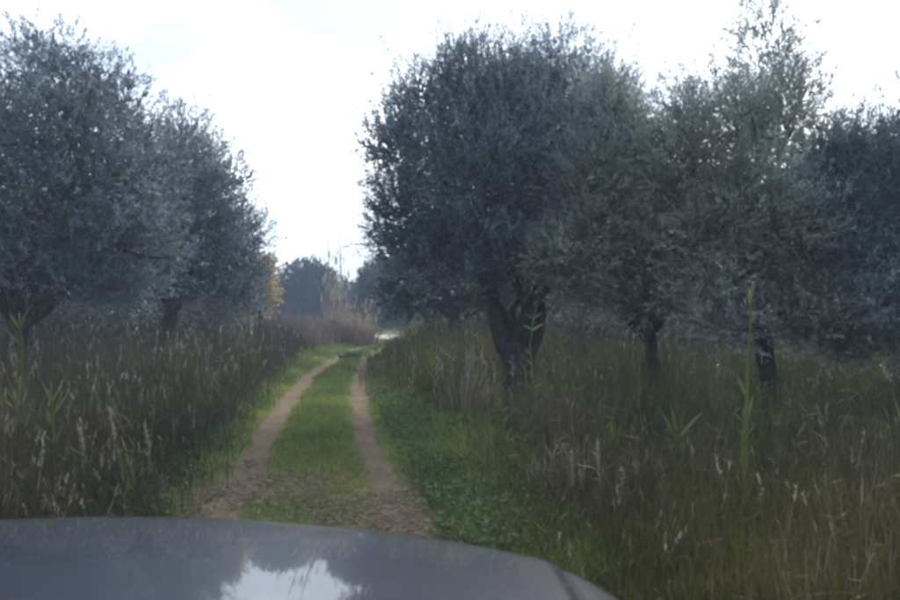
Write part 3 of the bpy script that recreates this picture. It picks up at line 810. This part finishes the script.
clump('reddish_shrub', 'low reddish-brown dry shrub at the foot of the dry reeds', 352, 27.4, 500, .4, 1.0, 1.0, ['rust'], 'shrub', .7, .015, .35)
clump('grass_tuft', 'dark green tuft growing between the ruts at the far bend', 350, 21.3, 260, .1, .32, .34, ['clover'], 'grass', .6, .02, .15)
clump('rust_grass', 'rust-brown dry grass patch in front of the large dark olive', 556, 8.3, 620, .4, .82, .7, ['rust'], 'grass', .35, .008, .45)
clump('rust_grass', 'small rusty grass clump low at the right under the low tree', 842, 6.2, 90, .4, .85, .2, ['rust'], 'grass', .3, .006, .5)
clump('dead_weed', 'grey dead branching weed left of the forked trunk', 468, 10.2, 240, .35, .85, .38, ['straw', 'plume'], 'plant', .5, .006, .2, heads=20)
clump('pale_dry_grass', 'bleached curly dry grass around the feathery plumes at bottom right', 590, 6.3, 420, .2, .5, .5, ['straw'], 'grass', .9, .005, .35)
clump('pale_dry_grass', 'bleached grass bent over at the left verge by the bonnet', 165, 5.9, 150, .1, .3, .3, ['straw'], 'grass', 1.1, .005, .35)

# ------------------------------------------------------------------ the car the picture is taken from: front end ahead of the cowl
CAR_YAW = R(-2.0)
car = tag(empty('car', (-.72, 0, .0), CAR_YAW), 'dark blue-grey car bonnet filling the bottom edge of the picture', 'car')
car.rotation_euler = (0, R(3.2), CAR_YAW)
def paint():
    m, n, out = new_mat('blue_grey_paint')
    g = n.nodes.new('ShaderNodeTexCoord')
    nz = n.nodes.new('ShaderNodeTexNoise'); nz.inputs['Scale'].default_value = 7; nz.inputs['Detail'].default_value = 6; nz.inputs['Roughness'].default_value = .7
    n.links.new(g.outputs['Object'], nz.inputs['Vector'])
    r = ramp(n, [(.3, (.009, .015, .034)), (.7, (.015, .023, .046))])
    n.links.new(nz.outputs['Fac'], r.inputs['Fac'])
    b = n.nodes.new('ShaderNodeBsdfPrincipled')
    n.links.new(r.outputs['Color'], b.inputs['Base Color'])
    b.inputs['Roughness'].default_value = .45; b.inputs['Metallic'].default_value = .25
    b.inputs['Coat Weight'].default_value = 1.0; b.inputs['Coat Roughness'].default_value = .035; b.inputs['Coat IOR'].default_value = 1.5
    n.links.new(b.outputs[0], out.inputs['Surface'])
    return m
M['paint'] = paint()
M['rubber'] = plain('tyre_rubber', (.03, .03, .03), .85)
M['dark'] = plain('black_trim', (.025, .025, .027), .6)
M['rim'] = plain('wheel_rim', (.45, .46, .48), .35, .9)
M['lens'] = plain('headlight_lens', (.55, .58, .62), .08, 0, 1)

VF = 2.50
def vfront(u):
    return VF - .20 * np.abs(u / .9) ** 2.0 - .16 * np.abs(u / 1.08) ** 6
def ztop(u, v):
    s = np.clip(v, 0, 3)
    z = 1.319 - .135 * (s - .75) - .020 * (s - .75) ** 2
    z = z - .030 * np.abs(u / .9) ** 2.2 - .05 * np.clip((np.abs(u) - .842) / .238, 0, 1) ** 2
    e = np.clip((v - (vfront(u) - .22)) / .22, 0, 1)
    return z - .075 * e ** 2.6
def panel(name, u0, u1, v0, nu, nv, mat, drop, thick=.02, rise=0.0):
    us = np.linspace(u0, u1, nu)
    co = []
    for u in us:
        vs = v0 + (vfront(u) - v0) * np.linspace(0, 1, nv) ** .8
        for v_ in vs: co.append((u, v_, ztop(u, v_) + rise))
        co.append((u, vs[-1] + .012, ztop(u, vs[-1]) + rise - .03))
        co.append((u, vs[-1] - .005, ztop(u, vs[-1]) + rise - drop))
    k = nv + 2
    bm = bmesh.new()
    V = [bm.verts.new(c) for c in co]
    for a in range(nu - 1):
        for b in range(k - 1):
            bm.faces.new((V[a * k + b], V[(a + 1) * k + b], V[(a + 1) * k + b + 1], V[a * k + b + 1]))
    bmesh.ops.recalc_face_normals(bm, faces=bm.faces)
    me = bpy.data.meshes.new(name); bm.to_mesh(me); bm.free()
    for p in me.polygons: p.use_smooth = True
    me.materials.append(mat)
    o = bpy.data.objects.new(name, me); col.objects.link(o); o.parent = car
    md = o.modifiers.new('thickness', 'SOLIDIFY'); md.thickness = thick; md.offset = 0
    return o
panel('bonnet', -.90, .90, .62, 49, 40, M['paint'], .10, .012)
def box(name, c, s, mat, parent, bev=.02):
    bm = bmesh.new(); bmesh.ops.create_cube(bm, size=1)
    for v_ in bm.verts: v_.co = Vector((v_.co.x * s[0] + c[0], v_.co.y * s[1] + c[1], v_.co.z * s[2] + c[2]))
    if bev: bmesh.ops.bevel(bm, geom=bm.edges[:], offset=bev, segments=2, affect='EDGES')
    me = bpy.data.meshes.new(name); bm.to_mesh(me); bm.free(); me.materials.append(mat)
    o = bpy.data.objects.new(name, me); col.objects.link(o); o.parent = parent
    return o
for sgn in (-1, 1):
    # fender: top shoulder rolling over into the side, with a wheel arch
    us = np.linspace(.87, 1.08, 9); nv = 34
    vs = np.linspace(.30, 1, nv)
    bm = bmesh.new(); rows = []
    for a, u in enumerate(us):
        row = []
        for t in np.linspace(0, 1, nv):
            v_ = .45 + (vfront(u) - .45) * t
            row.append(bm.verts.new((sgn * u, v_, float(ztop(u, max(v_, .62))) - (.022 if u < .902 else .006))))
        rows.append(row)
    for dz in (.06, .16, .30, .46, .62):
        row = []
        for t in np.linspace(0, 1, nv):
            v_ = .45 + (vfront(1.08) - .45) * t
            z = float(ztop(1.08, max(v_, .62))) - dz
            r2 = (v_ - 1.52) ** 2
            if r2 < .42 ** 2: z = max(z, .36 + math.sqrt(.42 ** 2 - r2))
            row.append(bm.verts.new((sgn * (1.085 + .03 * math.sin(min(dz, .3) / .3 * 1.6)), v_, z)))
        rows.append(row)
    for a in range(len(rows) - 1):
        for b in range(nv - 1):
            bm.faces.new((rows[a][b], rows[a + 1][b], rows[a + 1][b + 1], rows[a][b + 1]))
    bmesh.ops.recalc_face_normals(bm, faces=bm.faces)
    me = bpy.data.meshes.new('fender'); bm.to_mesh(me); bm.free()
    for p in me.polygons: p.use_smooth = True
    me.materials.append(M['paint'])
    o = bpy.data.objects.new('fender', me); col.objects.link(o); o.parent = car
    md = o.modifiers.new('thickness', 'SOLIDIFY'); md.thickness = .012; md.offset = 0
    # wheel with tyre and rim
    wz = .335
    wl = empty('wheel', (sgn * .95, 1.52, wz - .045 + sgn * .053)); wl.parent = car
    s = Soup()
    th = np.linspace(0, 2 * np.pi, 33)
    prof = [(-.11, .20), (-.115, .29), (-.085, .33), (.085, .33), (.115, .29), (.11, .20)]
    co = np.array([[a, r_ * math.cos(t), r_ * math.sin(t)] for t in th[:-1] for a, r_ in prof])
    i, j = np.meshgrid(np.arange(6), np.arange(32))
    lp = np.stack([j * 6 + i, j * 6 + (i + 1) % 6, ((j + 1) % 32) * 6 + (i + 1) % 6, ((j + 1) % 32) * 6 + i], -1).reshape(-1)
    s.add(co, lp, np.arange(192) * 4, np.full(192, .5))
    s.build('tyre', M['rubber'], wl, True)
    s = Soup()
    s.tube([(-.09, 0, 0), (.09, 0, 0)], [.05, .05], 16)
    for q in range(5):
        t = q * 2 * np.pi / 5
        s.tube([(sgn * .07, .04 * math.cos(t), .04 * math.sin(t)), (sgn * .08, .20 * math.cos(t), .20 * math.sin(t))], [.03, .022], 8)
    s.build('rim', M['rim'], wl, True)
    box('headlight', (sgn * .74, 2.16, .92), (.30, .12, .13), M['lens'], car, .03)
box('grille', (0, 2.36, .92), (1.0, .06, .14), M['dark'], car, .02)
bmp = box('bumper', (0, 2.26, .56), (1.90, .22, .30), M['paint'], car, .06)
box('engine_bay', (0, 1.35, .68), (1.44, 1.50, .5), M['dark'], car, .03)
box('cowl', (0, .52, 1.22), (1.60, .16, .05), M['dark'], car, .015)
box('axle', (0, 1.52, .30), (1.6, .10, .34), M['dark'], car, .02)

# ------------------------------------------------------------------ air volume added to imitate blue windscreen glare, plus slight far haze
def glare_haze(dens):
    bm = bmesh.new(); bmesh.ops.create_cube(bm, size=1)
    for v_ in bm.verts: v_.co = Vector((v_.co.x * 1040, v_.co.y * 720 + 260, v_.co.z * 10.5 + 4.1))
    me = bpy.data.meshes.new('glare_haze'); bm.to_mesh(me); bm.free()
    m, n, out = new_mat('glare_haze_air')
    pv = n.nodes.new('ShaderNodeVolumePrincipled')
    pv.inputs['Color'].default_value = (.60, .76, 1.0, 1)
    pv.inputs['Density'].default_value = dens
    n.links.new(pv.outputs[0], out.inputs['Volume'])
    me.materials.append(m)
    o = bpy.data.objects.new('glare_haze', me); col.objects.link(o)
    tag(o, kind='stuff')
GLARE_HAZE = 0.0036
if GLARE_HAZE: glare_haze(GLARE_HAZE)
